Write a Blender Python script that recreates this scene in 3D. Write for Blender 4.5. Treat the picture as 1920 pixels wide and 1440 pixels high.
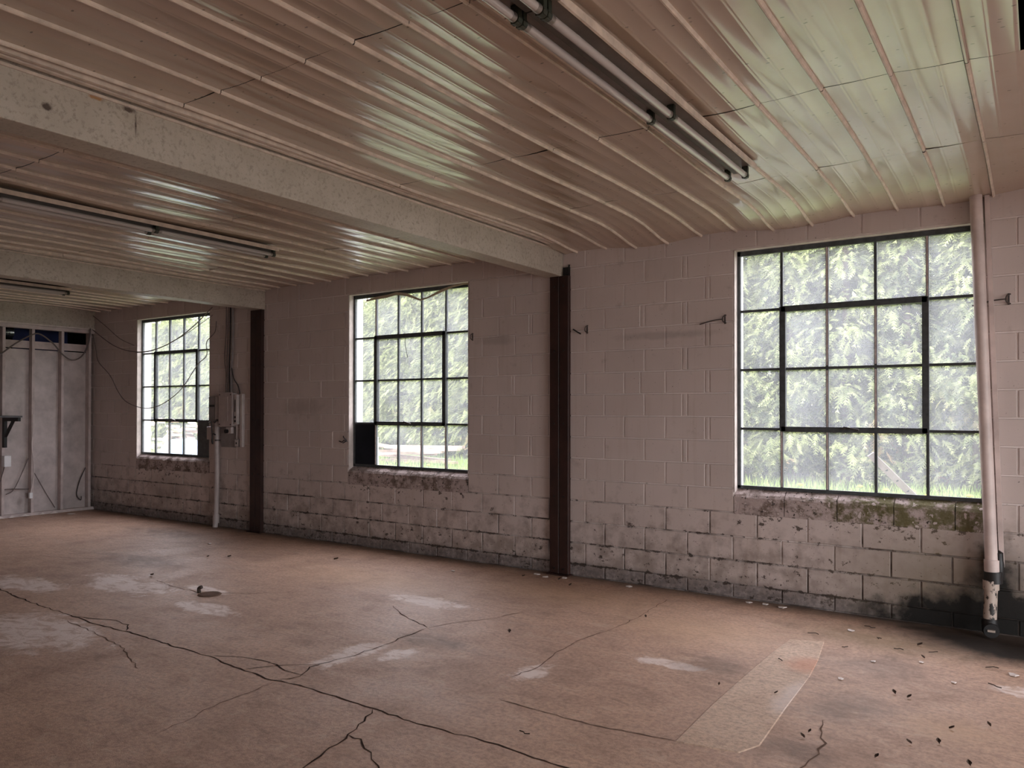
import bpy, math, random
from mathutils import Matrix, Vector, noise as mnoise

for o in list(bpy.data.objects): bpy.data.objects.remove(o, do_unlink=True)
scene = bpy.context.scene
COL = scene.collection
rnd = random.Random(7)

# ------------------------------------------------------------------ camera
CAM = (2.1077, -6.4211, 1.5642)
YAW, PITCH, ROLL = .5963, .0093, -.0014
def cam_matrix():
    cy, sy, cp, sp, cr, sr = math.cos(YAW), math.sin(YAW), math.cos(PITCH), math.sin(PITCH), math.cos(ROLL), math.sin(ROLL)
    R0 = Matrix(((1,0,0),(0,0,-1),(0,1,0)))
    Rz = Matrix(((cy,sy,0),(-sy,cy,0),(0,0,1)))
    Rx = Matrix(((1,0,0),(0,cp,sp),(0,-sp,cp)))
    Rr = Matrix(((cr,sr,0),(-sr,cr,0),(0,0,1)))
    R = Rr @ Rx @ R0 @ Rz
    m = Matrix((R[0], -R[1], -R[2])).transposed().to_4x4()
    m.translation = CAM
    return m
cd = bpy.data.cameras.new('camera'); cam = bpy.data.objects.new('camera', cd); COL.objects.link(cam)
cam.matrix_world = cam_matrix()
cd.sensor_fit = 'HORIZONTAL'; cd.sensor_width = 36; cd.lens = 1453.77/1920*36
cd.shift_y = 36.0/1920; cd.clip_start = .05; cd.clip_end = 300
scene.camera = cam

# ------------------------------------------------------------------ sky and exposure
world = bpy.data.worlds.new('overcast_sky'); scene.world = world; world.use_nodes = True
bg = world.node_tree.nodes['Background']
bg.inputs['Color'].default_value = (.93, .96, 1, 1); bg.inputs['Strength'].default_value = 7.0
vs = scene.view_settings
vs.view_transform = 'Standard'; vs.look = 'None'; vs.gamma = 1; vs.use_curve_mapping = False
vs.exposure = 0.45
scene.cycles.use_denoising = True
scene.cycles.max_bounces = 6; scene.cycles.diffuse_bounces = 3; scene.cycles.glossy_bounces = 2; scene.cycles.transmission_bounces = 3; scene.cycles.transparent_max_bounces = 8
scene.cycles.adaptive_threshold = .02

def portal(loc, rot, sx, sy):            # guides sampling of the sky through an opening; emits nothing itself
    l = bpy.data.lights.new('daylight_portal', 'AREA'); l.shape = 'RECTANGLE'; l.size = sx; l.size_y = sy
    l.cycles.is_portal = True
    o = bpy.data.objects.new('daylight_portal', l); COL.objects.link(o); o.location = loc; o.rotation_euler = rot
WIN = [(-9.0, -7.22), (-4.55, -2.795), (0.0, 1.80)]
WZ0, WZ1 = .915, 2.915
for a, b in WIN: portal(((a+b)/2, .24, (WZ0+WZ1)/2), (math.radians(-90), 0, 0), b-a, WZ1-WZ0)
REAR_Y = -10.2; RIGHT_X = 6.6
REAR_DOORS = [(4.2, 5.4)]; DOOR_H = 2.75  # unseen doorway, placed and sized for the sky light it lets in
for a, b in REAR_DOORS: portal(((a+b)/2, REAR_Y-.25, DOOR_H/2), (math.radians(90), 0, 0), b-a, DOOR_H)
SIDE_DOOR = (-5.6, -1.2)  # unseen doorway, set close to the windows for raking light on their wall
portal((RIGHT_X+.25, sum(SIDE_DOOR)/2, DOOR_H/2), (0, math.radians(90), 0), DOOR_H, SIDE_DOOR[1]-SIDE_DOOR[0])

# ------------------------------------------------------------------ node helpers
class NT:
    def __init__(s, name):
        s.m = bpy.data.materials.new(name); s.m.use_nodes = True; s.t = s.m.node_tree
        s.bsdf = s.t.nodes['Principled BSDF']; s.out = s.t.nodes['Material Output']
        g = s.t.nodes.new('ShaderNodeNewGeometry'); s.P = g.outputs['Position']
    def put(s, sock, v):
        if v is None: return
        if isinstance(v, bpy.types.NodeSocket): s.t.links.new(v, sock)
        else:
            if sock.type == 'RGBA' and len(v) == 3: v = (*v, 1)
            sock.default_value = v
    def node(s, kind, **kw):
        n = s.t.nodes.new(kind)
        for k, v in kw.items(): setattr(n, k, v)
        return n
    def math(s, op, a, b=None, clamp=False):
        n = s.node('ShaderNodeMath', operation=op, use_clamp=clamp); s.put(n.inputs[0], a)
        if b is not None: s.put(n.inputs[1], b)
        return n.outputs[0]
    def vmath(s, op, a, b=None, out=0):
        n = s.node('ShaderNodeVectorMath', operation=op); s.put(n.inputs[0], a)
        if b is not None: s.put(n.inputs[1], b)
        return n.outputs[out]
    def noise(s, scale, detail=4, rough=.55, vec=None, stretch=None, dist=0):
        v = vec or s.P
        if stretch: v = s.vmath('MULTIPLY', v, stretch)
        n = s.node('ShaderNodeTexNoise'); s.put(n.inputs['Vector'], v)
        n.inputs['Scale'].default_value = scale; n.inputs['Detail'].default_value = detail
        n.inputs['Roughness'].default_value = rough; n.inputs['Distortion'].default_value = dist
        return n.outputs['Fac']
    def ramp(s, v, a, b, lo=0., hi=1.):
        n = s.node('ShaderNodeMapRange', clamp=True); s.put(n.inputs['Value'], v)
        s.put(n.inputs['From Min'], a); s.put(n.inputs['From Max'], b); s.put(n.inputs['To Min'], lo); s.put(n.inputs['To Max'], hi)
        return n.outputs['Result']
    def mix(s, f, a, b, mode='MIX'):
        n = s.node('ShaderNodeMix', data_type='RGBA', blend_type=mode); s.put(n.inputs[0], f)
        s.put(n.inputs[6], a); s.put(n.inputs[7], b); return n.outputs[2]
    def xyz(s, v=None):
        n = s.node('ShaderNodeSeparateXYZ'); s.put(n.inputs[0], v or s.P); return n.outputs
    def blob(s, c, r, nz=None, amt=.9, edge=.35):
        d = s.vmath('DIVIDE', s.vmath('SUBTRACT', s.P, tuple(c)), tuple(r)); l = s.vmath('LENGTH', d, out=1)
        if nz is not None: l = s.math('ADD', l, s.math('MULTIPLY', s.math('SUBTRACT', nz, .5), amt*2))
        return s.ramp(l, 1., 1.-edge)
    def union(s, lst):
        r = lst[0]
        for x in lst[1:]: r = s.math('MAXIMUM', r, x)
        return r
    def bump(s, h, strength=.3, dist=.01):
        n = s.node('ShaderNodeBump'); n.inputs['Strength'].default_value = strength; n.inputs['Distance'].default_value = dist
        s.put(n.inputs['Height'], h); s.t.links.new(n.outputs[0], s.bsdf.inputs['Normal'])
    def rand(s):
        return s.node('ShaderNodeObjectInfo').outputs['Random']
    def fin(s, col, rough=.6, metal=0, spec=.5):
        s.put(s.bsdf.inputs['Base Color'], col); s.put(s.bsdf.inputs['Roughness'], rough)
        s.bsdf.inputs['Metallic'].default_value = metal; s.bsdf.inputs['Specular IOR Level'].default_value = spec
        return s.m

def plain(name, col, rough=.6, metal=0, var=.25, scale=9, bump=.15, bscale=60, spec=.5):
    n = NT(name); v = n.noise(scale, 5)
    dark = tuple(c*(1-var) for c in col); lite = tuple(min(1, c*(1+var*.6)) for c in col)
    c = n.mix(n.ramp(v, .3, .7), dark, lite)
    if bump: n.bump(n.noise(bscale, 3), bump, .004)
    return n.fin(c, rough, metal, spec)

# ------------------------------------------------------------------ materials
def wall_paint(name, base, mortar=False):
    n = NT(name); X, Y, Z = n.xyz()
    big = n.noise(1.3, 3); fine = n.noise(26, 6, .65); mid = n.noise(7, 5, .6)
    streak = n.noise(3.2, 4, .6, stretch=(5, 1, .35))
    c = n.mix(n.ramp(big, .35, .65), tuple(b*.90 for b in base), base)
    if not mortar:
        rv = n.rand(); c = n.mix(n.math('MULTIPLY', rv, .28), c, (base[0]*.80, base[1]*.77, base[2]*.74))
    c = n.mix(n.ramp(streak, .55, .8, 0, .35), c, (base[0]*.66, base[1]*.60, base[2]*.50))
    # rising damp and grime that creeps up from the slab with a ragged edge
    low = n.ramp(Z, .10, 1.0, 1, 0)
    grime = n.ramp(n.math('ADD', mid, n.math('MULTIPLY', low, .30)), .62, .86)
    c = n.mix(n.math('MULTIPLY', grime, .55), c, (.16, .115, .085))
    foot = n.math('MULTIPLY', n.ramp(n.math('ADD', Z, n.math('MULTIPLY', mid, .10)), .13, .21, 1, 0), n.ramp(fine, .30, .58, .35, 1))
    c = n.mix(n.math('MULTIPLY', foot, .75), c, (.115, .095, .095))
    # flaked paint: sharp dark chips, dense low down and below the sills
    sills = [n.math('MULTIPLY', n.ramp(n.math('ABSOLUTE', n.math('SUBTRACT', X, (a+b)/2)), (b-a)/2+.05, (b-a)/2-.1), n.ramp(Z, .50, .74)) for a, b in WIN]
    near = n.math('MULTIPLY', n.union(sills), n.ramp(Z, .90, .86))
    jn = n.math('ABSOLUTE', n.math('SUBTRACT', n.math('FRACT', n.math('DIVIDE', n.math('ADD', Z, .085), .2)), .5))
    press0 = n.math('MULTIPLY', n.ramp(jn, .40, .5), .11)
    press = n.math('ADD', n.math('ADD', press0, n.math('MULTIPLY', low, .11)), n.math('MULTIPLY', near, .12))
    chipn = n.noise(11, 7, .72, stretch=(1, 1, 1.25))
    chip = n.union([n.ramp(n.math('ADD', chipn, press), .70, .72), n.ramp(n.math('ADD', n.noise(4.5, 8, .78, stretch=(1, 1, 1.8)), n.math('MULTIPLY', press, .8)), .70, .715)])
    chip = n.math('MULTIPLY', chip, n.ramp(Z, 1.05, .8))
    c = n.mix(n.math('MULTIPLY', chip, .9), c, (.055, .040, .032))
    speck = n.ramp(n.math('ADD', n.noise(60, 2, .5), n.math('MULTIPLY', low, .06)), .735, .76)
    c = n.mix(n.math('MULTIPLY', speck, .7), c, (.08, .055, .045))
    # soot trails left by a hung line, mouldy corner by the leaking drain with its low light painted near-black
    soot = n.union([n.blob((-.62, 0, 2.23), (.62, .3, .045), mid, .8, .6), n.blob((-2.45, 0, 2.27), (.30, .3, .06), mid, .8, .6),
                    n.blob((-5.35, 0, 1.58), (.42, .3, .16), mid, 1.0, .8), n.blob((-8.2, 0, .45), (.5, .3, .22), mid, 1.0, .5)])
    c = n.mix(n.math('MULTIPLY', soot, .3), c, (.15, .125, .11))
    damp = n.blob((1.6, 0, .30), (1.0, .5, .60), mid, .6, .8)
    c = n.mix(n.math('MULTIPLY', damp, .65), c, (.14, .105, .055))
    mould_shade = n.union([n.blob((2.05, 0, -.05), (1.20, .5, .42), mid, .40, .30), n.blob((1.86, 0, .30), (.22, .5, .42), mid, .6, .7)])
    c = n.mix(n.math('MULTIPLY', mould_shade, .97), c, (.004, .0035, .003))
    if mortar: c = n.mix(n.math('MULTIPLY', n.ramp(Z, 1.0, .55), n.ramp(n.noise(3, 5), .44, .60, .15, 1)), c, (.07, .05, .042))
    n.bump(n.math('ADD', fine, n.math('MULTIPLY', n.noise(150, 2), .5)), .35, .004)
    return n.fin(c, .62, 0, .35)
PAINT = (.60, .505, .475)
M_block = wall_paint('painted_block', PAINT)
M_mortar = wall_paint('painted_mortar', (.74, .65, .62), True)  # lighter than the blocks: light caught along the joints is in this colour

def sill_mat():
    n = NT('sill_peeling'); X, Y, Z = n.xyz(); mid = n.noise(9, 6, .65); f = n.noise(34, 5, .7)
    c = n.mix(n.ramp(mid, .46, .58), (.46, .37, .35), (.19, .14, .12))
    c = n.mix(n.ramp(f, .58, .63), c, (.045, .035, .03))
    moss = n.math('MULTIPLY', n.ramp(n.math('ADD', mid, n.math('MULTIPLY', X, .08)), .50, .62), n.ramp(X, .4, 1.0))
    c = n.mix(n.math('MULTIPLY', moss, .8), c, (.115, .105, .035))
    c = n.mix(n.ramp(n.noise(18, 4), .62, .66), c, (.55, .46, .44))
    n.bump(n.math('ADD', mid, f), .9, .012); return n.fin(c, .8, 0, .3)
M_sill = sill_mat()

def floor_mat(name='worn_concrete', patch=False):
    n = NT(name); X, Y, Z = n.xyz()
    big = n.noise(.55, 4, .55); mid = n.noise(2.4, 6, .62, dist=.4); fine = n.noise(38, 6, .7); grit = n.noise(170, 3, .6)
    drag = n.noise(1.6, 5, .6, stretch=(.45, 2.2, 1))
    a, b, d = ((.56, .355, .26), (.64, .415, .30), (.37, .235, .175)) if not patch else ((.65, .455, .33), (.73, .53, .39), (.52, .35, .255))
    c = n.mix(n.ramp(big, .38, .62), a, b)
    c = n.mix(n.ramp(mid, .46, .70, 0, .62), c, d)
    c = n.mix(n.ramp(drag, .55, .75, 0, .4), c, (.56, .42, .34))
    c = n.mix(n.ramp(fine, .42, .66, 0, .55), c, (.20, .125, .09))
    scuff = n.noise(7, 7, .75, stretch=(.8, 1.6, 1), dist=.8)
    c = n.mix(n.ramp(scuff, .52, .68, 0, .5), c, (.24, .155, .115))
    c = n.mix(n.ramp(scuff, .46, .34, 0, .4), c, (.66, .50, .40))
    c = n.mix(n.ramp(grit, .62, .72, 0, .45), c, (.17, .11, .085))
    nz = n.noise(3.5, 7, .72, dist=.6)
    if not patch:
        white = n.union([n.blob(p, r, nz, 1.4, .35) for p, r in [((-4.65, -2.6, 0), (.62, .25, 1)), ((-3.3, -2.7, 0), (.40, .13, 1)), ((-3.75, -3.75, 0), (.75, .32, 1)),
                ((-1.55, -2.85, 0), (.12, .30, 1)), ((-1.30, -2.72, 0), (.10, .16, 1)), ((-2.05, -1.55, 0), (.45, .14, 1)), ((-.40, -2.5, 0), (.10, .22, 1)), ((-5.4, -3.1, 0), (.5, .2, 1)),
                ((2.0, -1.25, 0), (.14, .09, 1)), ((-3.9, -2.3, 0), (.34, .07, 1)), ((.2, -1.9, 0), (.25, .08, 1))]])
        c = n.mix(n.math('MULTIPLY', n.math('MULTIPLY', white, n.ramp(scuff, .36, .52)), .9), c, (.86, .72, .66))
        dark = n.union([n.blob(p, r, nz, 1.2, .8) for p, r in [((1.25, -2.05, 0), (.28, .40, 1)), ((1.18, -2.75, 0), (.20, .22, 1)), ((-5.6, -1.9, 0), (.8, .35, 1)), ((-7.2, -.7, 0), (1.0, .3, 1)),
                ((-1.3, -2.35, 0), (.5, .18, 1)), ((.48, -1.75, 0), (.3, .3, 1)), ((1.3, -1.2, 0), (.45, .4, 1))]])
        c = n.mix(n.math('MULTIPLY', n.math('MULTIPLY', dark, n.ramp(scuff, .32, .6, .4, 1)), .7), c, (.19, .125, .095))
        warm = n.union([n.blob(p, r, nz, .6, .8) for p, r in [((-2.9, -1.2, 0), (1.4, .5, 1)), ((-1.2, -.7, 0), (1.3, .45, 1)), ((.1, -1.1, 0), (.9, .5, 1)), ((1.75, -2.05, 0), (.28, .25, 1))]])
        c = n.mix(n.math('MULTIPLY', warm, .35), c, (.62, .40, .24))
        algae = n.blob((1.25, -.62, 0), (.95, .38, 1), nz, .6, .8)
        c = n.mix(n.math('MULTIPLY', algae, .45), c, (.16, .12, .045))
        wet_shade = n.union([n.blob((2.35, -.06, 0), (1.42, .80, 1), nz, .22, .35), n.blob((1.2, 0, 0), (.55, .10, 1), nz, .4, .6)])  # damp drain corner, with the lack of light there darkened into the colour
        c = n.mix(n.math('MULTIPLY', wet_shade, .97), c, (.006, .004, .003))
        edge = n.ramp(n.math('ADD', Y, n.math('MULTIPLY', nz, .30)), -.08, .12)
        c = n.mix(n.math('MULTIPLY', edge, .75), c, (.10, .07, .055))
    else:
        c = n.mix(n.math('MULTIPLY', n.blob((.93, -1.45, 0), (.16, .20, 1), nz, .6, .6), .6), c, (.55, .22, .12))
        c = n.mix(n.math('MULTIPLY', n.blob((.98, -2.0, 0), (.09, .4, 1), nz, .6, .6), .6), c, (.70, .58, .53))
    n.bump(n.math('ADD', fine, n.math('ADD', n.math('MULTIPLY', grit, .6), mid)), .45, .006)
    return n.fin(c, n.ramp(mid, .3, .7, .46, .66), 0, .42)
M_floor = floor_mat(); M_patch = floor_mat('concrete_patch', True)
M_crack = plain('crack_dirt', (.050, .028, .020), .9, var=.4, spec=.1)
M_hair = plain('hairline_crack_dirt', (.16, .10, .075), .9, var=.3, spec=.1)

def liner_mat():
    n = NT('ceiling_liner_enamel'); X, Y, Z = n.xyz(); big = n.noise(1.1, 3); mid = n.noise(5, 5, .6)
    grain = n.noise(5, 4, .6, stretch=(9, .8, 1))
    base = (.47, .345, .265)
    c = n.mix(n.ramp(big, .35, .65), tuple(b*.9 for b in base), base)
    c = n.mix(n.math('MULTIPLY', n.rand(), .22), c, (.35, .245, .18))
    c = n.mix(n.ramp(grain, .55, .8, 0, .22), c, (.36, .26, .20))
    v = n.node('ShaderNodeTexVoronoi'); v.inputs['Scale'].default_value = 13
    n.put(v.inputs['Vector'], n.vmath('MULTIPLY', n.P, (1.0, 1.9, 0)))
    sp = n.node('ShaderNodeSeparateColor'); n.t.links.new(v.outputs['Color'], sp.inputs[0])
    spot = n.math('MULTIPLY', n.ramp(v.outputs['Distance'], .13, .10), n.ramp(sp.outputs[0], .42, .44))
    c = n.mix(n.math('MULTIPLY', spot, .8), c, (.06, .04, .03))
    c = n.mix(n.ramp(n.noise(22, 6, .75), .70, .74, 0, .6), c, (.10, .065, .045))
    n.bump(mid, .08, .01)
    n.bsdf.inputs['Coat Weight'].default_value = 1.0; n.bsdf.inputs['Coat Roughness'].default_value = .16; n.bsdf.inputs['Coat IOR'].default_value = 2.0
    return n.fin(c, n.ramp(mid, .3, .7, .34, .46), 0, .5)
M_liner = liner_mat()
M_rib = plain('rib_enamel', (.66, .54, .45), .4, var=.22, scale=14)

def beam_mat():
    n = NT('beam_paint'); mid = n.noise(5, 5, .6); fine = n.noise(40, 6, .7)
    c = n.mix(n.ramp(mid, .35, .65), (.43, .37, .305), (.50, .435, .365))
    c = n.mix(n.ramp(fine, .50, .66, 0, .7), c, (.25, .20, .155))
    run = n.noise(4, 4, .6, stretch=(1, 6, .4))
    c = n.mix(n.ramp(run, .56, .75, 0, .4), c, (.36, .31, .25))
    rust = n.union([n.blob((-1.655, -4.685, 2.957), (.1, .030, .022), fine, .9, .5), n.blob((-1.655, -4.30, 3.068), (.1, .045, .018), fine, 1.0, .6), n.blob((-1.655, -4.262, 3.0), (.1, .007, .075), fine, .9, .9)])
    c = n.mix(n.math('MULTIPLY', rust, .9), c, (.045, .02, .012))
    c = n.mix(n.math('MULTIPLY', n.blob((-1.655, -4.46, 3.072), (.1, .05, .012), fine, 1.0, .5), .85), c, (.36, .16, .045))
    n.bump(fine, .3, .004); return n.fin(c, .5, 0, .45)
M_beam = beam_mat()

def column_mat():
    n = NT('oxide_primer_steel'); mid = n.noise(6, 6, .65); f = n.noise(45, 4, .7, stretch=(1, 1, .4))
    c = n.mix(n.ramp(mid, .35, .65), (.024, .010, .008), (.044, .018, .014))
    c = n.mix(n.ramp(f, .55, .75, 0, .5), c, (.022, .012, .011)); n.bump(f, .3, .003)
    return n.fin(c, .5, 0, .4)
M_col = column_mat()
M_sash = plain('steel_sash_paint', (.060, .066, .070), .5, var=.4, scale=25)
M_putty = plain('old_putty', (.50, .42, .40), .7, var=.4, scale=30)
M_reveal = plain('reveal_paint', (.62, .54, .50), .6, var=.18, scale=14)
M_white = plain('whitewashed_jamb', (.80, .80, .82), .7, var=.08)
M_black = plain('black_board', (.008, .010, .016), .6, var=.3, spec=.2)
M_greyb = plain('grey_board', (.10, .105, .11), .6, var=.35, scale=12)
M_pipe = plain('pipe_paint', (.62, .50, .465), .45, var=.22, scale=6)
def lowpipe():
    n = NT('pipe_peeling'); mid = n.noise(14, 6, .7, stretch=(1, 1, .5))
    c = n.mix(n.ramp(mid, .52, .55), (.48, .38, .32), (.018, .013, .011)); n.bump(mid, .4, .005); return n.fin(c, .5)
M_lowpipe = lowpipe()
M_tar = plain('tar_black', (.012, .010, .010), .45, var=.4)
M_fixt = plain('fixture_enamel', (.22, .185, .165), .35, var=.25, scale=6, bump=0)
M_fixd = plain('fixture_shadow_grey', (.10, .085, .075), .45, var=.3, bump=0)
def tube_glass():
    n = NT('fluorescent_tube_glass'); n.bsdf.inputs['Coat Weight'].default_value = .6
    return n.fin((.44, .39, .37), .14, 0, .6)
M_tube = tube_glass()
M_holder = plain('lampholder_plastic', (.035, .040, .028), .5, var=.4, bump=0)
M_cap = plain('tube_cap_metal', (.30, .27, .25), .35, metal=.7, bump=0)
M_stud = plain('stud_whitewash', (.56, .47, .45), .7, var=.22, scale=7)
M_ply = plain('sheathing_whitewash', (.53, .46, .445), .7, var=.28, scale=5)
M_dark = plain('dark_void', (.010, .009, .010), .9, var=.2, bump=0, spec=.1)
M_navy = plain('navy_sheet', (.022, .034, .13), .6, var=.2, bump=0)
M_galv = plain('galvanised_duct', (.55, .55, .56), .25, metal=.9, var=.2)
M_shelfw = plain('shelf_board_grey', (.10, .095, .10), .6)
M_iron = plain('black_bracket', (.008, .008, .009), .5, bump=0)
M_box = plain('electrical_paint', (.42, .345, .325), .5, var=.15, scale=9)
M_boxg = plain('electrical_grey', (.24, .21, .205), .5, var=.2, scale=9)
M_boxl = plain('electrical_pale', (.55, .48, .46), .45, var=.15)
M_pvc = plain('pvc_white', (.46, .39, .375), .4, var=.15)
M_cable = plain('cable_grey', (.16, .125, .12), .6, var=.3, bump=0)
M_cablew = plain('cable_white', (.62, .54, .52), .5, var=.15, bump=0)
M_cabled = plain('cable_dark', (.035, .030, .032), .6, var=.3, bump=0)
M_metal = plain('dull_hook_metal', (.10, .085, .08), .45, metal=.5, bump=0)
M_twig = plain('dry_twig', (.045, .028, .020), .8)
M_leaf_dry = plain('dry_leaf', (.060, .034, .022), .8)
M_chip = plain('paint_chip', (.72, .63, .59), .7, var=.1)
M_cord = plain('plastic_sheet_cord', (.50, .40, .29), .6, var=.2)
M_plank = plain('weathered_lumber', (.50, .36, .29), .75, var=.35, scale=5)
M_planky = plain('pale_lumber', (.74, .60, .44), .75, var=.25, scale=5)
M_blue = plain('blue_tarpaulin', (.20, .34, .52), .5, var=.2)
M_grass_ground = plain('lawn_soil', (.13, .165, .055), .9, var=.4, scale=1.5)
M_drive = plain('gravel_yard', (.34, .32, .29), .9, var=.25, scale=2)
M_yellow = plain('dandelion_yellow', (.85, .62, .03), .7, bump=0)
M_stem = plain('dandelion_stem', (.15, .26, .05), .7, bump=0)
M_bark = plain('cedar_bark', (.12, .085, .065), .9, var=.4, scale=12)
M_roof = plain('roof_underside', (.02, .018, .018), .9, var=.2, bump=0)
M_aluminium = plain('perforated_rail', (.50, .43, .39), .5, metal=.3, var=.2)

def leaf_mat():
    n = NT('cedar_foliage'); t = n.t
    a = n.noise(2.2, 3); b = n.noise(9, 3); X, Y, Z = n.xyz()
    c = n.mix(n.ramp(a, .35, .65), (.075, .105, .048), (.36, .41, .17))
    c = n.mix(n.ramp(b, .45, .75, 0, .6), c, (.70, .71, .38))  # dark gaps and leaf highlights are put into the colour by noise
    brown = n.math('MULTIPLY', n.ramp(n.noise(1.7, 2), .60, .66), n.ramp(Z, 2.0, 1.1))
    c = n.mix(n.math('MULTIPLY', brown, .7), c, (.38, .24, .13))
    df = n.node('ShaderNodeBsdfDiffuse'); tr = n.node('ShaderNodeBsdfTranslucent'); mx = n.node('ShaderNodeMixShader')
    n.put(df.inputs[0], c); n.put(tr.inputs[0], c); mx.inputs[0].default_value = .35
    t.links.new(df.outputs[0], mx.inputs[1]); t.links.new(tr.outputs[0], mx.inputs[2]); t.links.new(mx.outputs[0], n.out.inputs[0])
    t.nodes.remove(n.bsdf); return n.m
M_leaf = leaf_mat()
def grass_mat():
    n = NT('grass_blades'); c = n.mix(n.ramp(n.noise(3, 3), .35, .65), (.16, .28, .06), (.34, .42, .12)); return n.fin(c, .7)
M_grass = grass_mat()

def glass_mat():      # old glass under a film of dust: clear pane, a film that scatters daylight, a weak reflection
    n = NT('dusty_glass'); t = n.t
    film = n.noise(2.6, 5, .6); drip = n.noise(5, 4, .6, stretch=(4, 1, .5)); rv = n.rand()
    f = n.math('ADD', n.ramp(film, .3, .7, .11, .19), n.ramp(drip, .55, .8, 0, .05))
    f = n.math('ADD', f, n.math('MULTIPLY', rv, .05), True)
    tp = n.node('ShaderNodeBsdfTransparent'); tl = n.node('ShaderNodeBsdfTranslucent'); gl = n.node('ShaderNodeBsdfGlossy')
    tp.inputs[0].default_value = (.97, .925, .965, 1); tl.inputs[0].default_value = (.90, .87, .99, 1); gl.inputs['Roughness'].default_value = .03
    m1 = n.node('ShaderNodeMixShader'); n.put(m1.inputs[0], f); t.links.new(tp.outputs[0], m1.inputs[1]); t.links.new(tl.outputs[0], m1.inputs[2])
    m2 = n.node('ShaderNodeMixShader'); m2.inputs[0].default_value = .03
    t.links.new(m1.outputs[0], m2.inputs[1]); t.links.new(gl.outputs[0], m2.inputs[2]); t.links.new(m2.outputs[0], n.out.inputs[0])
    t.nodes.remove(n.bsdf); return n.m
M_glass = glass_mat()

# ------------------------------------------------------------------ mesh helpers
class G:
    def __init__(s): s.v, s.f = [], []
    def add(s, v, f):
        b = len(s.v); s.v += [tuple(p) for p in v]; s.f += [tuple(i+b for i in q) for q in f]; return s
    def box(s, x0, x1, y0, y1, z0, z1):
        return s.add([(x, y, z) for z in (z0, z1) for y in (y0, y1) for x in (x0, x1)],
                     [(0,2,3,1),(4,5,7,6),(0,1,5,4),(2,6,7,3),(0,4,6,2),(1,3,7,5)])
    def bar(s, a, b, w, h=None, up=(0,0,1)):       # square bar from a to b
        a, b = Vector(a), Vector(b); d = (b-a).normalized(); u = Vector(up)
        if abs(d.dot(u)) > .95: u = Vector((1,0,0))
        r = d.cross(u).normalized()*w/2; q = r.cross(d).normalized()*(h or w)/2
        return s.add([p+i*r+j*q for p in (a, b) for j in (-1, 1) for i in (-1, 1)],
                     [(0,2,3,1),(4,5,7,6),(0,1,5,4),(2,6,7,3),(0,4,6,2),(1,3,7,5)])
    def tube(s, pts, r, seg=8, smooth=4, cap=True):
        P = [Vector(p) for p in pts]
        if smooth > 1 and len(P) > 2:
            Q = []
            for i in range(len(P)-1):
                p0, p1, p2, p3 = P[max(i-1,0)], P[i], P[i+1], P[min(i+2,len(P)-1)]
                for k in range(smooth):
                    t = k/smooth
                    Q.append(.5*((2*p1)+(p2-p0)*t+(2*p0-5*p1+4*p2-p3)*t*t+(3*p1-p0-3*p2+p3)*t**3))
            P = Q+[P[-1]]
        R = r if isinstance(r, (list, tuple)) else [r]*len(P)
        V = []; up = None
        for i, p in enumerate(P):
            d = (P[min(i+1,len(P)-1)]-P[max(i-1,0)]).normalized()
            if up is None: up = Vector((0,0,1)) if abs(d.z) < .9 else Vector((1,0,0))
            x = d.cross(up).normalized(); up = x.cross(d).normalized()
            V += [p+R[i]*(math.cos(a)*x+math.sin(a)*up) for a in (2*math.pi*k/seg for k in range(seg))]
        F = [(i*seg+k, i*seg+(k+1)%seg, (i+1)*seg+(k+1)%seg, (i+1)*seg+k) for i in range(len(P)-1) for k in range(seg)]
        if cap: F += [tuple(reversed(range(seg))), tuple((len(P)-1)*seg+k for k in range(seg))]
        return s.add(V, F)
    def cyl(s, a, b, r, seg=16, r2=None): return s.tube([a, b], [r, r2 if r2 is not None else r], seg, 1)
    def mesh(s, name):
        m = bpy.data.meshes.new(name); m.from_pydata(s.v, [], s.f); m.update(); return m
def put(name, mesh, mat, parent=None, smooth=False, loc=None):
    if isinstance(mesh, G): mesh = mesh.mesh(name)
    if mat and not mesh.materials: mesh.materials.append(mat)
    if smooth:
        for p in mesh.polygons: p.use_smooth = True
        mesh.set_sharp_from_angle(angle=math.radians(40))
    o = bpy.data.objects.new(name, mesh); COL.objects.link(o)
    if loc: o.location = loc
    if parent:
        o.parent = parent; o.matrix_parent_inverse = Matrix.Translation(-parent.location)
        if parent.parent: o.matrix_parent_inverse = Matrix.Translation(-parent.location) @ Matrix.Translation(Vector((0,0,0)))
    return o
def bevel(o, w=.004, seg=1):
    b = o.modifiers.new('bevel', 'BEVEL'); b.width = w; b.segments = seg; b.limit_method = 'ANGLE'; return o
def tag(o, label, cat, group=None):
    o['label'] = label; o['category'] = cat
    if group: o['group'] = group
    return o
def struct(o, label=None, cat=None):
    o['kind'] = 'structure'
    if label: o['label'] = label
    if cat: o['category'] = cat
    return o
def thing(name, label, cat, loc=(0,0,0), group=None):
    o = bpy.data.objects.new(name, None); COL.objects.link(o); o.location = loc; o.empty_display_size = .1
    return tag(o, label, cat, group)
def copy_tree(o, parent=None):
    c = o.copy(); COL.objects.link(c)
    if parent: c.parent = parent
    for ch in list(o.children): copy_tree(ch, c)
    return c

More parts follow.
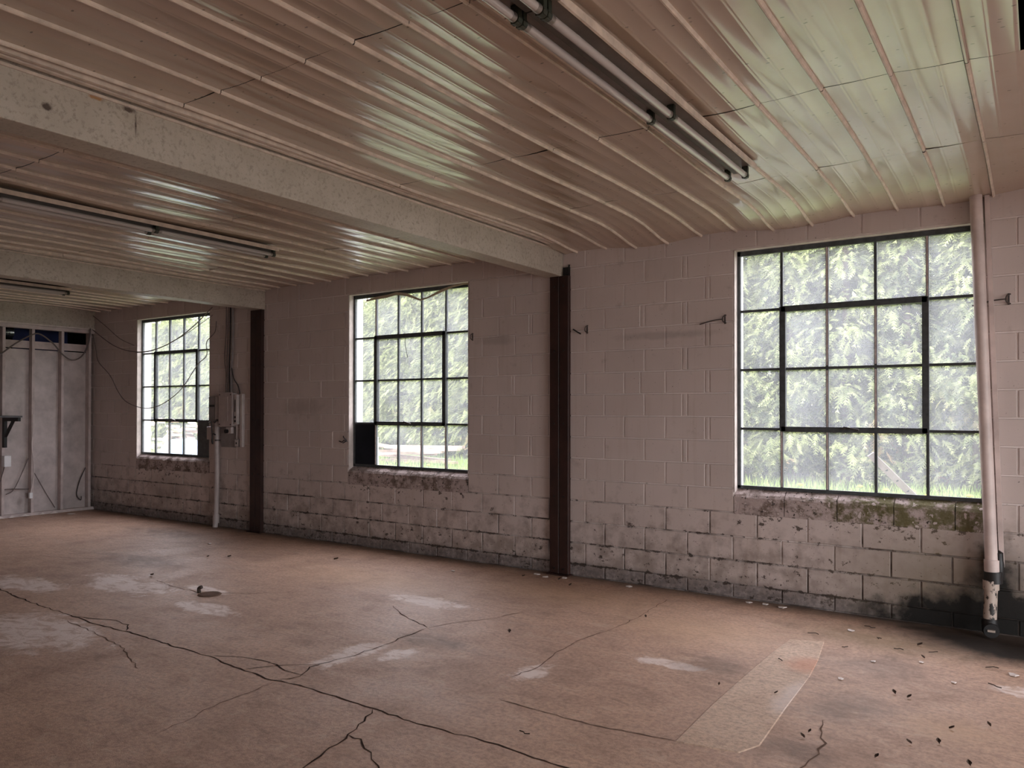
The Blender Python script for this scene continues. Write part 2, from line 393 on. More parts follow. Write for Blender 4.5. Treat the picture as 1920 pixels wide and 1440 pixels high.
# ------------------------------------------------------------------ floor
g = G(); nx, ny = 60, 36
for j in range(ny+1):
    for i in range(nx+1):
        x = -10.5+(RIGHT_X+10.5)*i/nx; y = REAR_Y+(.2-REAR_Y)*j/ny
        g.v.append((x, y, .001*mnoise.noise((x*.8, y*.8, 0)) if -9 < y < -.4 else 0))
g.f = [(j*(nx+1)+i, j*(nx+1)+i+1, (j+1)*(nx+1)+i+1, (j+1)*(nx+1)+i) for j in range(ny) for i in range(nx)]
floor = struct(put('floor', g, M_floor, smooth=True), 'cracked brown concrete floor slab with pale salt stains', 'floor')

def crack(pts, w, mat=M_crack, jit=.012):
    P = []
    for a, b in zip(pts, pts[1:]):
        L = math.dist(a, b); k = max(2, int(L/.05))
        for i in range(k):
            t = i/k; P.append((a[0]+(b[0]-a[0])*t+rnd.uniform(-jit, jit), a[1]+(b[1]-a[1])*t+rnd.uniform(-jit, jit)))
    P.append(pts[-1]); gg = G()
    for i, p in enumerate(P):
        q0, q1 = P[max(i-1,0)], P[min(i+1,len(P)-1)]; d = Vector((q1[0]-q0[0], q1[1]-q0[1])).normalized()
        ww = .75*w*rnd.uniform(.45, 1.35)*(.35 if i in (0, len(P)-1) else 1)/2
        gg.v += [(p[0]-d.y*ww, p[1]+d.x*ww, .0020), (p[0]+d.y*ww, p[1]-d.x*ww, .0020)]
    gg.f = [(2*i, 2*i+1, 2*i+3, 2*i+2) for i in range(len(P)-1)]
    return put('crack', gg, mat, floor)
crack([(-8.2,-3.2),(-6.4,-3.27),(-5.38,-3.325),(-4.65,-3.392),(-4.045,-3.415),(-3.549,-3.432),(-3.2,-3.41),(-2.608,-3.42),(-2.267,-3.414),(-1.883,-3.459),(-1.573,-3.471),(-1.377,-3.442),(-1.025,-3.449),(-.776,-3.46),(-.403,-3.47),(-.18,-3.456),(.062,-3.447),(.431,-3.472),(1.1,-3.5)], .013, jit=.010)
crack([(-3.966,-3.44),(-3.739,-3.352),(-3.564,-3.286),(-3.38,-3.316),(-3.241,-3.402)], .012)
crack([(-2.253,-3.404),(-2.081,-3.313),(-1.821,-3.273),(-1.578,-3.331),(-1.457,-3.315)], .010)
crack([(-1.857,-3.441),(-1.753,-3.287),(-1.561,-3.119),(-1.512,-2.897),(-1.501,-2.617),(-1.523,-2.382),(-1.53,-2.148)], .010)
crack([(-1.53,-2.148),(-1.46,-1.93),(-1.301,-1.679),(-1.205,-1.389)], .008, M_hair)
crack([(-1.548,-2.127),(-1.797,-2.019),(-1.967,-1.95),(-2.168,-1.812)], .009)
crack([(-1.547,-3.453),(-1.481,-3.353),(-1.563,-3.181),(-1.553,-3.126)], .010)
crack([(-1.531,-3.474),(-1.512,-3.734),(-1.498,-3.909),(-1.437,-4.162),(-1.417,-4.286)], .007, M_hair)
crack([(-.771,-3.457),(-.712,-3.601),(-.644,-3.757),(-.598,-3.952),(-.554,-4.114),(-.5,-4.4)], .014)
crack([(-.635,-3.766),(-.558,-3.772),(-.429,-3.85),(-.303,-3.912),(-.2,-4.0)], .011)
crack([(1.21,-2.288),(1.231,-2.453),(1.269,-2.573),(1.265,-2.712),(1.241,-2.857),(1.2,-3.0)], .011, M_hair)
crack([(-.451,-2.648),(-.422,-2.399),(-.476,-2.054),(-.476,-1.694),(-.412,-1.33),(-.407,-.88),(-.438,-.391)], .008, M_hair)
crack([(-4.6,-2.35),(-4.2,-2.42),(-3.83,-2.41),(-3.45,-2.2),(-3.1,-1.85)], .008, M_hair)
crack([(-6.8,-2.4),(-6.2,-2.2),(-5.7,-1.9)], .010, M_hair)
crack([(-3.9,-3.5),(-3.4,-3.55),(-2.9,-3.62),(-2.4,-3.8)], .007, M_hair)
crack([(.67,-2.94),(.2,-3.0),(-.3,-2.98)], .010, M_hair)
# raised repair strip in the concrete
pp = [(.70,-.95),(.90,-.88),(.955,-1.3),(.985,-1.65),(1.0,-2.25),(1.02,-2.76),(.965,-2.89),(.685,-2.94),(.67,-2.4),(.672,-1.8),(.68,-1.3)]
g = G(); n_ = len(pp)
g.v = [(x, y, .0026) for x, y in pp]+[(x+(x-.83)*.05, y+(y+1.9)*.01, -.002) for x, y in pp]
g.f = [tuple(reversed(range(n_)))]+[(i, (i+1) % n_, n_+(i+1) % n_, n_+i) for i in range(n_)]
put('repair_strip', g, M_patch, floor)

# ------------------------------------------------------------------ block wall in three bays between the columns
TOP = 3.75
Z0 = .115
LEVELS = [0.0]+[Z0+.2*k for k in range(17)]
PH_ODD, PH_EVEN = .19, -.01
shared = {}
def block_mesh(w, h):
    key = (round(w, 3), round(h, 3))
    if key not in shared:
        gg = G(); a, b, i, d = w/2, h/2, .004, .008
        gg.add([(-a,0,-b),(a,0,-b),(a,0,b),(-a,0,b),(-a+i,-d,-b+i),(a-i,-d,-b+i),(a-i,-d,b-i),(-a+i,-d,b-i)],
               [(4,5,6,7),(0,1,5,4),(1,2,6,5),(2,3,7,6),(3,0,4,7)])
        m = gg.mesh('block'); m.materials.append(M_block); shared[key] = m
    return shared[key]
def bay(name, x0, x1, win, label, extra):
    g = G()
    if win is None: g.box(x0, x1, 0, .2, 0, TOP)
    else:
        a, b = win
        g.box(x0, a, 0, .2, 0, TOP); g.box(b, x1, 0, .2, 0, TOP); g.box(a, b, 0, .2, 0, .70); g.box(a, b, 0, .2, WZ1, TOP)
    base = struct(put(name, g, M_mortar), label, 'wall')
    J = .010
    for k in range(len(LEVELS)-1):
        z0, z1 = LEVELS[k], LEVELS[k+1]
        if z0 > 3.2: break
        ph = PH_ODD if k % 2 else PH_EVEN
        cuts = sorted([ph+.4*i for i in range(-30, 20)]+[c for kk, c in extra if kk == k])
        spans = [(x0, x1)]
        if win and z0 > .70 and z1 < WZ1+.05: spans = [(x0, win[0]), (win[1], x1)]
        for s0, s1 in spans:
            cs = [s0]+[c for c in cuts if s0+.03 < c < s1-.03]+[s1]
            for a, b in zip(cs, cs[1:]):
                w, h = b-a-J, z1-z0-J
                if w < .02: continue
                put('block', block_mesh(w, h), None, base, loc=((a+b)/2, rnd.uniform(-.0012, .0012), (z0+z1)/2+(J*.5 if k == 0 else 0)))
    return base
ex = []
for k in range(5, 15):
    ex.append((k, -.25 if k % 2 else -.455))
    if k in (9, 12): ex.append((k, -.85))
ex2 = [(k, -2.245 if k % 2 else -2.04) for k in (6, 8, 9, 12, 13)]
bay('wall_window_near', -1.66, RIGHT_X+.2, WIN[2], 'pale painted block wall around the large right window and drain pipe', ex)
bay('wall_window_middle', -6.18, -1.66, WIN[1], 'pale painted block wall between the two rust brown columns', ex2)
bay('wall_window_far', -10.42, -6.18, WIN[0], 'shadowed painted block wall of the far bay with electrical gear', [])

# ------------------------------------------------------------------ windows: steel sash, 5 x 4 panes
FY = .075
shared_pane = {}
def window(idx, a, b, label, blocked):
    wdw = struct(thing('window_%d' % idx, label, 'window', ((a+b)/2, FY, WZ0)))
    W = b-a; fw = .028; y0, y1 = FY-.012, FY+.020
    # painted reveal lining (inside) and jamb (outside)
    for nm, x0, x1, z0, z1 in (('reveal', a-.001, a+.006, WZ0-.03, WZ1), ('reveal', b-.006, b+.001, WZ0-.03, WZ1), ('lintel', a-.03, b+.03, WZ1-.010, WZ1+.010)):
        put(nm, G().box(x0, x1, -.006, y0+.004, z0, z1), M_reveal, wdw)
    for x0, x1 in ((a-.001, a+.008), (b-.008, b+.001)):
        put('jamb', G().box(x0, x1, y1, .215, WZ0-.05, WZ1), M_white, wdw)
    for nm, x0, x1, z0, z1 in (('frame_side', a+.004, a+.004+fw, WZ0, WZ1-.01), ('frame_side', b-.004-fw, b-.004, WZ0, WZ1-.01),
                               ('frame_head', a+.004, b-.004, WZ1-.01-.040, WZ1-.01), ('frame_foot', a+.004, b-.004, WZ0-.005, WZ0+.022)):
        put(nm, G().box(x0, x1, y0, y1, z0, z1), M_sash, wdw)
    xs = [a+.018+(W-.036)*i/5 for i in range(6)]; zs = [WZ0+.006+(WZ1-.03-WZ0)*i/4 for i in range(5)]
    zs[4] = WZ1-.03
    mw = .020
    for i in range(1, 5):
        for j in range(4):
            inner = i in (2, 3) and j in (1, 2)
            edge = i in (1, 4) and j in (1, 2)
            m = .022 if edge else mw
            gbar = put('glazing_bar', G().box(xs[i]-m/2, xs[i]+m/2, y0+.004, y1, zs[j], zs[j+1]), M_sash if (edge or j or inner) else M_sash, wdw)
            if not edge: put('putty', G().box(xs[i]-m*.30, xs[i]+m*.30, y0, y0+.006, zs[j]+.02, zs[j+1]-.02), M_putty if rnd.random() < .55 else M_sash, gbar)
    for j in range(1, 4):
        for i in range(5):
            put('glazing_bar', G().box(xs[i], xs[i+1], y0+.006, y1-.002, zs[j]-.010, zs[j]+.010), M_sash, wdw)
    # tilting vent: heavier frame round the middle 3 x 2 panes
    X0, X1, ZA, ZB = xs[1], xs[4], zs[1], zs[3]; vw = .034
    vent = put('vent_sash', G().box(X0-.012, X0+vw, y0-.016, y1, ZA-.014, ZB+.014).box(X1-vw, X1+.012, y0-.016, y1, ZA-.014, ZB+.014)
        .box(X0, X1, y0-.016, y1, ZA-.020, ZA+.022).box(X0, X1, y0-.016, y1, ZB-.026, ZB+.020), M_sash, wdw)
    lx = xs[2]+.40*(xs[3]-xs[2])
    put('latch', G().box(lx-.03, lx+.03, y0-.030, y0-.014, ZA+.006, ZA+.022).bar((lx-.01, y0-.035, ZA+.022), (lx+.10, y0-.055, ZA+.004), .014, .012).cyl((lx-.01, y0-.045, ZA+.014), (lx-.01, y0-.010, ZA+.014), .012, 10), M_metal, vent)
    for i in range(5):
        for j in range(4):
            w, h = xs[i+1]-xs[i]-.012, zs[j+1]-zs[j]-.012
            cx, cz = (xs[i]+xs[i+1])/2, (zs[j]+zs[j+1])/2
            if (i, j) in blocked:
                put('blanked_pane', G().box(cx-w/2, cx+w/2, FY-.004, FY+.006, cz-h/2, cz+h/2), blocked[(i, j)], wdw); continue
            key = (idx, round(h, 3))
            if key not in shared_pane:
                shared_pane[key] = G().add([(-w/2,0,-h/2),(w/2,0,-h/2),(w/2,0,h/2),(-w/2,0,h/2)], [(0,1,2,3)]).mesh('pane'); shared_pane[key].materials.append(M_glass)
            put('pane', shared_pane[key], None, wdw, loc=(cx, FY+.004, cz))
    # sill blocks, sloped top, crumbling edge
    cs = [a]+[c for c in [PH_EVEN+.4*i+.02 for i in range(-30, 20)] if a+.08 < c < b-.08]+[b]
    for c0, c1 in zip(cs, cs[1:]):
        gg = G(); n = 7
        for i in range(n+1):
            x = c0+.003+(c1-c0-.006)*i/n
            e = .010*mnoise.noise((x*9, idx, 0)); e2 = .012*mnoise.noise((x*13, idx, 3))
            gg.v += [(x, -.010+e*.4, .703), (x, -.012+e*.5, .845+e), (x, .004+e2, .868+e), (x, FY+.01, .915), (x, .19, .90), (x, .19, .703)]
        for i in range(n):
            for q in range(5): p = i*6+q; gg.f.append((p, p+6, p+7, p+1))
        gg.f += [tuple(reversed(range(6))), tuple(n*6+q for q in range(6))]
        put('sill_block', gg, M_sill, wdw)
    return wdw
w3 = window(3, *WIN[2], 'large steel sash window facing the hedge, nearest the drain pipe', {})
w2 = window(2, *WIN[1], 'steel sash window with one black blanked lower left pane', {(0, 0): M_black})
w1 = window(1, *WIN[0], 'far steel sash window with grey boarded lower right pane and wires across', {(4, 0): M_greyb})

# ------------------------------------------------------------------ ceiling of narrow steel liner strips with rolled ribs
RIB0 = -1.207-.305*30; PIT = .305; SEAMS = [0, -1.22, -2.48, -4.10, -5.5, -6.9, -8.2, -9.5, -10.9]
def zc(x, y):
    z = 3.122+.006*math.sin(2.1*x+.6)*math.sin(1.7*y)+.005*math.sin(5.3*x+2.4*y)
    if x > -1.66:
        k = math.exp(-(y/.42)**2); s = .5+.5*math.sin(math.pi*(x+1.2)/.61-.6)
        amp = .040+.050*s-.05*max(0, min(1, (x-1.2)/.7))
        z -= k*amp
        z -= .012*math.exp(-((y+1.8)/.9)**2)*math.sin(3.4*x)
    else: z -= .012*math.exp(-(y/.3)**2)
    return z
PROFILE = [(0,.0),(.0015,-.012),(.006,-.017),(.013,-.017),(.0185,-.012),(.020,.0),(.05,-.0005),(.088,-.0010),(.092,-.0020),(.096,-.0010),(.104,-.0010),(.108,-.0020),(.112,-.0010),(.15,-.0015),(.188,-.0012),(.192,-.0021),(.196,-.0012),(.204,-.0012),(.208,-.0021),(.212,-.0010),(.26,-.0005),(.303,.0)]
def panel_geo(g, x0, y0, y1, ny=7, seed=0, xmax=None):
    r = random.Random(seed); tilt = r.uniform(-.004, .004); lift = r.uniform(-.002, .002); warp = r.uniform(-.5, 1.)
    prof = [p for p in PROFILE if xmax is None or x0+p[0] <= xmax]
    b = len(g.v); n = len(prof)
    if n < 2: return
    for j in range(ny+1):
        y = y0+.0022+(y1-y0-.0044)*j/ny
        for u, h in prof:
            bul = -.0035*math.sin(math.pi*u/PIT)*(1+warp*math.sin(math.pi*j/ny))
            g.v.append((x0+u, y, zc(x0+u, y)+h+bul+lift+tilt*(u/PIT-.5)))
    g.f += [(b+j*n+i, b+(j+1)*n+i, b+(j+1)*n+i+1, b+j*n+i+1) for j in range(ny) for i in range(n-1)]
ceiling = struct(thing('ceiling', 'low ceiling of narrow beige enamelled steel strips with ribs', 'ceiling', (-3, -4, 3.12)))
def rib_slot(o):
    o.data.materials.append(M_rib); n = len([p for p in PROFILE])
    for p in o.data.polygons:
        a = p.vertices[0] % n
        if len(o.data.vertices) % n == 0 and a < 5: p.material_index = 1
rest = G(); nrows = 8
BEAMS = [(-1.835, -1.655), (-6.255, -6.06), (2.74, 2.92)]
k = 0
for i in range(0, 57):
    x0 = RIB0+PIT*i
    if x0 < -10.4 or x0 > RIGHT_X: continue
    for j in range(nrows):
        y1 = SEAMS[j]; y0 = max(SEAMS[j+1], REAR_Y+.01)
        if 2.0 < x0 < 2.7 and j >= 2: continue       # strips missing here, the dark roof space shows
        xm = 2.052 if (1.8 < x0 < 2.0 and j >= 2) else None
        if -8.35 < x0 < -8.0 and j == 1: y0 = -1.58
        if -8.35 < x0 < -8.0 and j in (2, 3): continue
        if x0 > 2.75 or j >= 4: panel_geo(rest, x0, y0, y1, 4, i*31+j); continue
        g = G(); panel_geo(g, x0, y0, y1, 7, i*31+j, xm); o = put('liner_strip', g, M_liner, ceiling, smooth=True); k += 1; rib_slot(o)
r_ = put('liner_strip', rest, M_liner, ceiling, smooth=True); r_['kind'] = 'stuff'
struct(put('roof', G().box(-13.2, RIGHT_X+.3, REAR_Y-.3, .2, 3.72, 3.80), M_roof), 'dark underside of the roof above the missing ceiling strips', 'roof')

# ------------------------------------------------------------------ beams and columns
def beam(x0, x1, label, rear=REAR_Y+.05):
    t = thing('ceiling_beam', label, 'beam', ((x0+x1)/2, -4, 2.85), 'painted ceiling beams')
    bevel(put('web_box', G().box(x0, x1, rear, -.004, 2.848, 3.088), M_beam, t), .006, 2)
    put('top_lip', G().box(x1-.004, x1+.010, rear, -.006, 3.078, 3.092), M_rib, t)
    put('recess_strip', G().box(x0+.02, x1-.012, rear, -.004, 3.070, 3.16), M_beam, t)
    for dx, z, w in ((.058, 3.092, .030), (.104, 3.094, .022)):
        n = 4; L = (-.01-rear)/n
        for i in range(n):
            put('edge_trim', G().box(x1+dx-w/2, x1+dx+w/2, rear+L*i+.003, rear+L*(i+1)-.003, z, z+.03), M_rib, t)
    put('cover_strip', G().box(x0-.035, x0-.002, rear, -.006, 3.085, 3.11), M_liner, t)
    return t
beam(*BEAMS[0], 'stained beige ceiling beam nearest the camera with rust spots, above the rust brown column')
beam(*BEAMS[1], 'beige ceiling beam above the far dark column, beyond the first beam')
beam(*BEAMS[2], 'beige ceiling beam past the right edge of the picture')
def column(xc, label, w=.2):
    t = thing('steel_column', label, 'column', (xc, 0, 0), 'steel columns on the window wall')
    h = w/2
    for s in (-1, 1):
        a, b = sorted((xc+s*.003, xc+s*h))
        g = G().box(a, b, -.052, -.040, .012, 2.846); xo = xc+s*h
        g.box(min(xo, xo-s*.010), max(xo, xo-s*.010), -.045, .004, .012, 2.846); xi = xc+s*.003
        g.box(min(xi, xi+s*.010), max(xi, xi+s*.010), -.045, -.004, .012, 2.846)
        bevel(put('channel', g, M_col, t), .003)
        for z in (.06, .745, 1.44, 2.135, 2.75):
            put('bolt', G().cyl((xc+s*h*.5, -.052, z), (xc+s*h*.5, -.060, z), .010, 6), M_tar, t)
    put('base_plate', G().box(xc-h-.02, xc+h+.02, -.085, .004, 0, .012), M_col, t)
    return t
column(-1.675, 'rust brown paired channel column right of the middle window', .205)
column(-6.185, 'dark paired channel column beside the electrical panel', .22)
column(2.83, 'rust brown column past the right edge of the picture', .205)
gb = thing('beam_bracket', 'black bolted bracket at the wall end of the near beam', 'bracket', (-1.60, -.03, 2.86))
put('plate', G().box(-1.645, -1.575, -.022, -.008, 2.80, 2.93), M_tar, gb)
put('bolt', G().cyl((-1.60, -.022, 2.87), (-1.60, -.055, 2.87), .016, 8), M_tar, gb)
put('strap', G().bar((-1.59, -.03, 2.84), (-1.575, -.03, 2.95), .012), M_tar, gb)

# ------------------------------------------------------------------ other walls (rear and right side with unseen doorways placed for daylight, far stud wall)
def wall_with_doors(name, along, pos, lo, hi, doors, label):
    g = G(); segs = []; c = lo
    def b(u0, u1, z0, z1):
        if along == 'x': g.box(u0, u1, pos-.2, pos, z0, z1)
        else: g.box(pos, pos+.2, u0, u1, z0, z1)
    for d0, d1 in doors: b(c, d0, 0, TOP); b(d0, d1, DOOR_H, TOP); c = d1
    b(c, hi, 0, TOP)
    return struct(put(name, g, M_block), label, 'wall')
wall_with_doors('wall_rear', 'x', REAR_Y, -13.2, RIGHT_X+.2, REAR_DOORS, 'painted block wall behind the camera with an unseen open doorway for daylight')
wall_with_doors('wall_right', 'y', RIGHT_X, REAR_Y, .2, [SIDE_DOOR], 'painted block wall to the right of the camera with an unseen open doorway for daylight')
# far stud wall
BX = -10.30
fw = struct(thing('wall_far', 'whitewashed stud partition closing the far end of the room', 'wall', (BX, -2, 0)))
studs = [-.075, -.486, -.905, -1.300, -1.70, -2.10, -2.5, -2.9, -3.3, -3.7]
for s in studs: bevel(put('stud', G().box(BX, BX+.095, s-.020, s+.020, .045, 2.76), M_stud, fw), .003)
ys = [.0]+studs
for a, b in zip(studs, studs[1:]):
    put('sheathing_panel', G().box(BX-.012, BX+.002, b+.021, a-.021, .04, 2.46), M_ply, fw)
    put('rail_board', G().box(BX-.012, BX+.018, b+.021, a-.021, 2.475, 2.585), M_stud, fw)
put('sheathing_panel', G().box(BX-.012, BX+.002, -.054, 0, .04, 2.76), M_ply, fw)
put('bottom_plate', G().box(BX-.01, BX+.095, -3.72, 0, .0, .042), M_stud, fw)
put('top_plate', G().box(BX-.01, BX+.100, -3.72, 0, 2.762, 2.815), M_stud, fw)
put('top_trim', G().box(BX-.01, BX+.112, -3.72, 0, 2.818, 2.838), M_reveal, fw)
put('header_beam', G().box(BX-.08, BX+.085, REAR_Y, 0, 2.84, TOP), M_beam, fw)
put('plain_partition', G().box(BX-.1, BX+.06, REAR_Y, -3.72, 0, 2.84), M_ply, fw)
struct(put('wall_far_room', G().box(-13.2, -13.0, REAR_Y, .2, 0, TOP).box(-13.0, BX-.1, -.02, .2, 0, TOP).box(-13.0, BX-.1, REAR_Y, .2, -.1, 0).box(-13.0, BX-.02, REAR_Y, 0, 3.2, 3.3), M_dark), 'unlit room seen through the gap over the stud partition', 'wall')
nv = tag(put('navy_sheet', G().box(-11.02, -11.0, -.85, -.03, 0, 3.1), M_navy), 'dark navy sheet behind the gap at the top of the stud partition', 'sheet')
dt = thing('round_duct', 'shiny galvanised duct glimpsed over the stud partition', 'duct', (-10.75, -1.15, 2.72))
put('pipe', G().tube([(-10.75, -2.6, 2.735), (-10.75, -.99, 2.735)], .075, 20, 1), M_galv, dt, True)
put('collar', G().tube([(-10.75, -1.03, 2.735), (-10.75, -.97, 2.735)], .088, 20, 1), M_galv, dt, True)
# clutter on the stud wall
sh = thing('wall_shelf', 'dark shelf board on a black bracket at the left edge of the picture', 'shelf', (-10.1, -1.7, 1.0))
put('board', G().box(BX+.095, BX+.60, -3.0, -1.27, 1.455, 1.480), M_shelfw, sh)
for y in (-1.30, -2.1, -2.9):
    put('bracket', G().box(BX+.096, BX+.17, y-.018, y+.018, 1.02, 1.40).box(BX+.096, BX+.58, y-.018, y+.018, 1.40, 1.454)
        .bar((BX+.16, y, 1.18), (BX+.40, y, 1.41), .03, .034, (0,1,0)), M_iron, sh)
jb = thing('junction_box', 'small white box fixed to the stud below the shelf bracket', 'box', (-10.12, -1.27, .75))
bevel(put('cover', G().box(BX+.096, BX+.19, -1.325, -1.235, .745, .905), M_white, jb), .006, 2)
put('cable_tail', G().tube([(BX+.14, -1.30, .75), (BX+.12, -1.33, .60), (BX+.10, -1.36, .45)], .006, 6), M_cable, jb)
def cable(name, pts, r, mat, label, cat='cable', group=None, seg=6):
    return tag(put(name, G().tube(pts, r, seg, 5), mat, smooth=True), label, cat, group)
cable('hanging_cable', [(-10.12,-1.75,2.05),(-10.12,-1.387,2.35),(-10.12,-1.171,2.532),(-10.14,-.947,2.671),(-10.14,-.832,2.681),(-10.12,-.666,2.556),(-10.12,-.545,2.414),(-10.12,-.398,2.326),(-10.12,-.248,2.393),(-10.12,-.148,2.594),(-10.13,-.111,2.83)], .011, M_cable, 'thick grey cable looping across the top of the stud partition')
pc = thing('plug_cord', 'pale extension cord hanging down a stud with a white plug', 'cord', (-10.15, -.93, .3))
put('cord', G().tube([(-10.17,-.918,1.5),(-10.16,-.925,1.233),(-10.16,-.938,1.089),(-10.15,-.938,.958),(-10.15,-.918,.789),(-10.15,-.913,.632),(-10.15,-.929,.49),(-10.15,-.953,.348)], .008, 6, 4), M_cablew, pc, True)
bevel(put('plug', G().box(-10.17,-10.13,-.978,-.932,.262,.345), M_white, pc), .005)
cable('loose_wire', [(-10.24,-.951,.848),(-10.24,-1.011,.695),(-10.24,-1.14,.407),(-10.22,-1.253,.34)], .006, M_cable, 'thin wire slanting left down the sheathing under the shelf')
cable('loose_wire', [(-10.20,-.884,.63),(-10.24,-.715,.335),(-10.26,-.562,.08)], .006, M_cable, 'thin wire slanting right down the sheathing beside the plug')
cable('loose_wire', [(-10.27,-1.27,.40),(-10.27,-1.214,.41),(-10.27,-.93,.39)], .009, M_cable, 'grey wire running level across the sheathing low on the partition')
cable('loose_wire', [(-10.24,-.12,.66),(-10.26,-.20,.45),(-10.27,-.235,.25),(-10.22,-.20,.16),(-10.22,-.19,.22)], .007, M_cabled, 'dark wire curling by the corner stud near the floor')
for i, (y, l) in enumerate(((-1.36, .16), (-1.2, .12), (-1.02, .18), (-.78, .10), (-.62, .14), (-1.5, .2))):
    g = G(); n = 6
    for q in range(n): a = 2*math.pi*q/n; g.v.append((-10.165+.03*math.cos(a)*rnd.uniform(.6, 1.2), y+l*.5*math.sin(a)*rnd.uniform(.7, 1.1), .004+rnd.uniform(0, .01)))
    g.v.append((-10.165, y, .035)); g.f = [(q, (q+1) % n, n) for q in range(n)]+[tuple(reversed(range(n)))]
    tag(put('paint_flake', g, M_chip), 'flat white plaster flake lying along the foot of the stud partition', 'debris', 'white flakes along the stud partition')

# ------------------------------------------------------------------ electrical gear beside the far column
def plate(name, label, cat, x0, x1, z0, z1, d, mat, parts=()):
    t = thing(name, label, cat, ((x0+x1)/2, 0, z0))
    bevel(put('body', G().box(x0, x1, -d, -.021 if name == 'meter_socket' else -.008, z0, z1), mat, t), .005, 2)
    for nm, gg, mm in parts: put(nm, gg, mm, t)
    return t
bd = -.10
ep = plate('breaker_panel', 'tall pale breaker panel box with a screwed cover beside the far column', 'electrical box', -6.855, -6.60, 1.353, 1.787, .10, M_box,
    [('cover', G().box(-6.868, -6.588, -.112, -.101, 1.345, 1.795), M_box), ('door', G().box(-6.83, -6.67, -.119, -.113, 1.42, 1.74), M_box)]+
    [('screw', G().cyl((x, -.112, z), (x, -.117, z), .008, 8), M_tar) for x in (-6.845, -6.612) for z in (1.375, 1.765)])
plate('side_box', 'narrow pale box with round knockouts right of the breaker panel', 'electrical box', -6.585, -6.525, 1.376, 1.768, .085, M_boxl,
    [('knockout', G().cyl((-6.555, -.085, z), (-6.555, -.088, z), .016, 12), M_tar) for z in (1.42, 1.47)]+[('slot', G().box(-6.562, -6.550, -.088, -.084, 1.54, 1.70), M_tar)])
plate('wiring_channel', 'long upright pale channel strip right of the breaker panel', 'channel', -6.505, -6.455, 1.08, 1.775, .05, M_boxl)
plate('grey_cabinet', 'shallow grey cabinet against the window edge left of the breaker panel', 'electrical box', -7.165, -7.03, 1.391, 1.745, .055, M_boxg,
    [('hinge_plate', G().box(-7.15, -7.04, -.060, -.054, 1.605, 1.635), M_tar)])
plate('service_box', 'small square box below the grey cabinet at the window edge', 'electrical box', -7.20, -7.045, 1.165, 1.338, .06, M_box)
plate('backing_board', 'grey plywood backing board below the breaker panel', 'board', -6.94, -6.63, 1.071, 1.340, .02, M_boxg)
plate('meter_socket', 'small pale switch box with a round black knob under the breaker panel', 'switch', -6.775, -6.668, 1.255, 1.340, .065, M_boxl,
    [('knob', G().cyl((-6.745, -.065, 1.285), (-6.745, -.095, 1.285), .028, 14), M_tar)])
plate('outlet_box', 'metal outlet box with a pale receptacle low beside the channel strip', 'outlet', -6.635, -6.525, 1.082, 1.182, .045, M_boxg,
    [('receptacle', G().box(-6.605, -6.545, -.050, -.045, 1.09, 1.175), M_boxl), ('socket', G().cyl((-6.575, -.050, 1.13), (-6.575, -.053, 1.13), .013, 10), M_tar)])
cable('short_conduit', [(-6.59, -.03, 1.375), (-6.59, -.03, 1.182)], .010, M_boxl, 'short thin conduit from the side box down to the outlet box', 'conduit')
pv = thing('service_conduit', 'white plastic conduit pipe from the grey cabinet down to the floor', 'pipe', (-6.98, -.06, 0))
put('upper_pipe', G().tube([(-6.978, -.05, 1.745), (-6.978, -.05, 1.40)], .030, 14, 1), M_pvc, pv, True)
put('riser', G().tube([(-6.978, -.05, 1.40), (-6.985, -.055, 1.2), (-6.975, -.055, .7), (-6.985, -.06, .17)], .033, 14, 4), M_pvc, pv, True)
put('coupling', G().tube([(-6.985, -.06, .17), (-6.985, -.06, .055)], .043, 14, 1), M_pvc, pv, True)
put('foot_stub', G().tube([(-6.99, -.065, .06), (-6.99, -.07, .0)], .034, 14, 1), M_pvc, pv, True)
put('clamp', G().tube([(-6.98, -.05, 1.17), (-6.98, -.05, 1.15)], .038, 14, 1), M_metal, pv, True)
cable('black_lead', [(-7.13,-.07,1.395),(-7.05,-.10,1.40),(-7.03,-.10,1.33),(-7.02,-.10,1.2),(-7.03,-.10,1.15),(-7.01,-.10,1.12),(-7.0,-.11,1.24),(-6.95,-.10,1.235)], .009, M_cabled, 'black lead tangled round the white conduit under the grey cabinet')
cable('grey_lead', [(-6.99,-.09,1.40),(-6.93,-.09,1.43),(-6.87,-.08,1.41)], .014, M_cabled, 'short dark lead from the conduit into the breaker panel side')
for i, (xt, xb, lab) in enumerate(((-6.831, -6.825, 'leftmost'), (-6.785, -6.79, 'second'), (-6.742, -6.735, 'third'))):
    w = .03*(i-1)
    cable('feed_cable', [(xt, -.025, 3.06), (xt-.005, -.025, 2.6), (xt-.02+w*.3, -.03, 2.25), (xb-.01*i, -.03, 2.05), (xb, -.035, 1.79)], .007 if i < 2 else .009, M_cable if i < 2 else M_cabled, lab+' of the cables dropping from the beam to the breaker panel')
cable('feed_conduit', [(-6.69, -.03, 3.06), (-6.69, -.03, 2.3), (-6.71, -.03, 2.2), (-6.715, -.03, 1.79)], .014, M_boxg, 'grey conduit rightmost of the lines dropping to the breaker panel', 'conduit')
cable('curved_cable', [(-6.70, -.035, 2.12), (-6.66, -.03, 1.98), (-6.57, -.03, 1.88), (-6.53, -.03, 1.775)], .007, M_cabled, 'thin cable curving off the conduit to the channel strip')
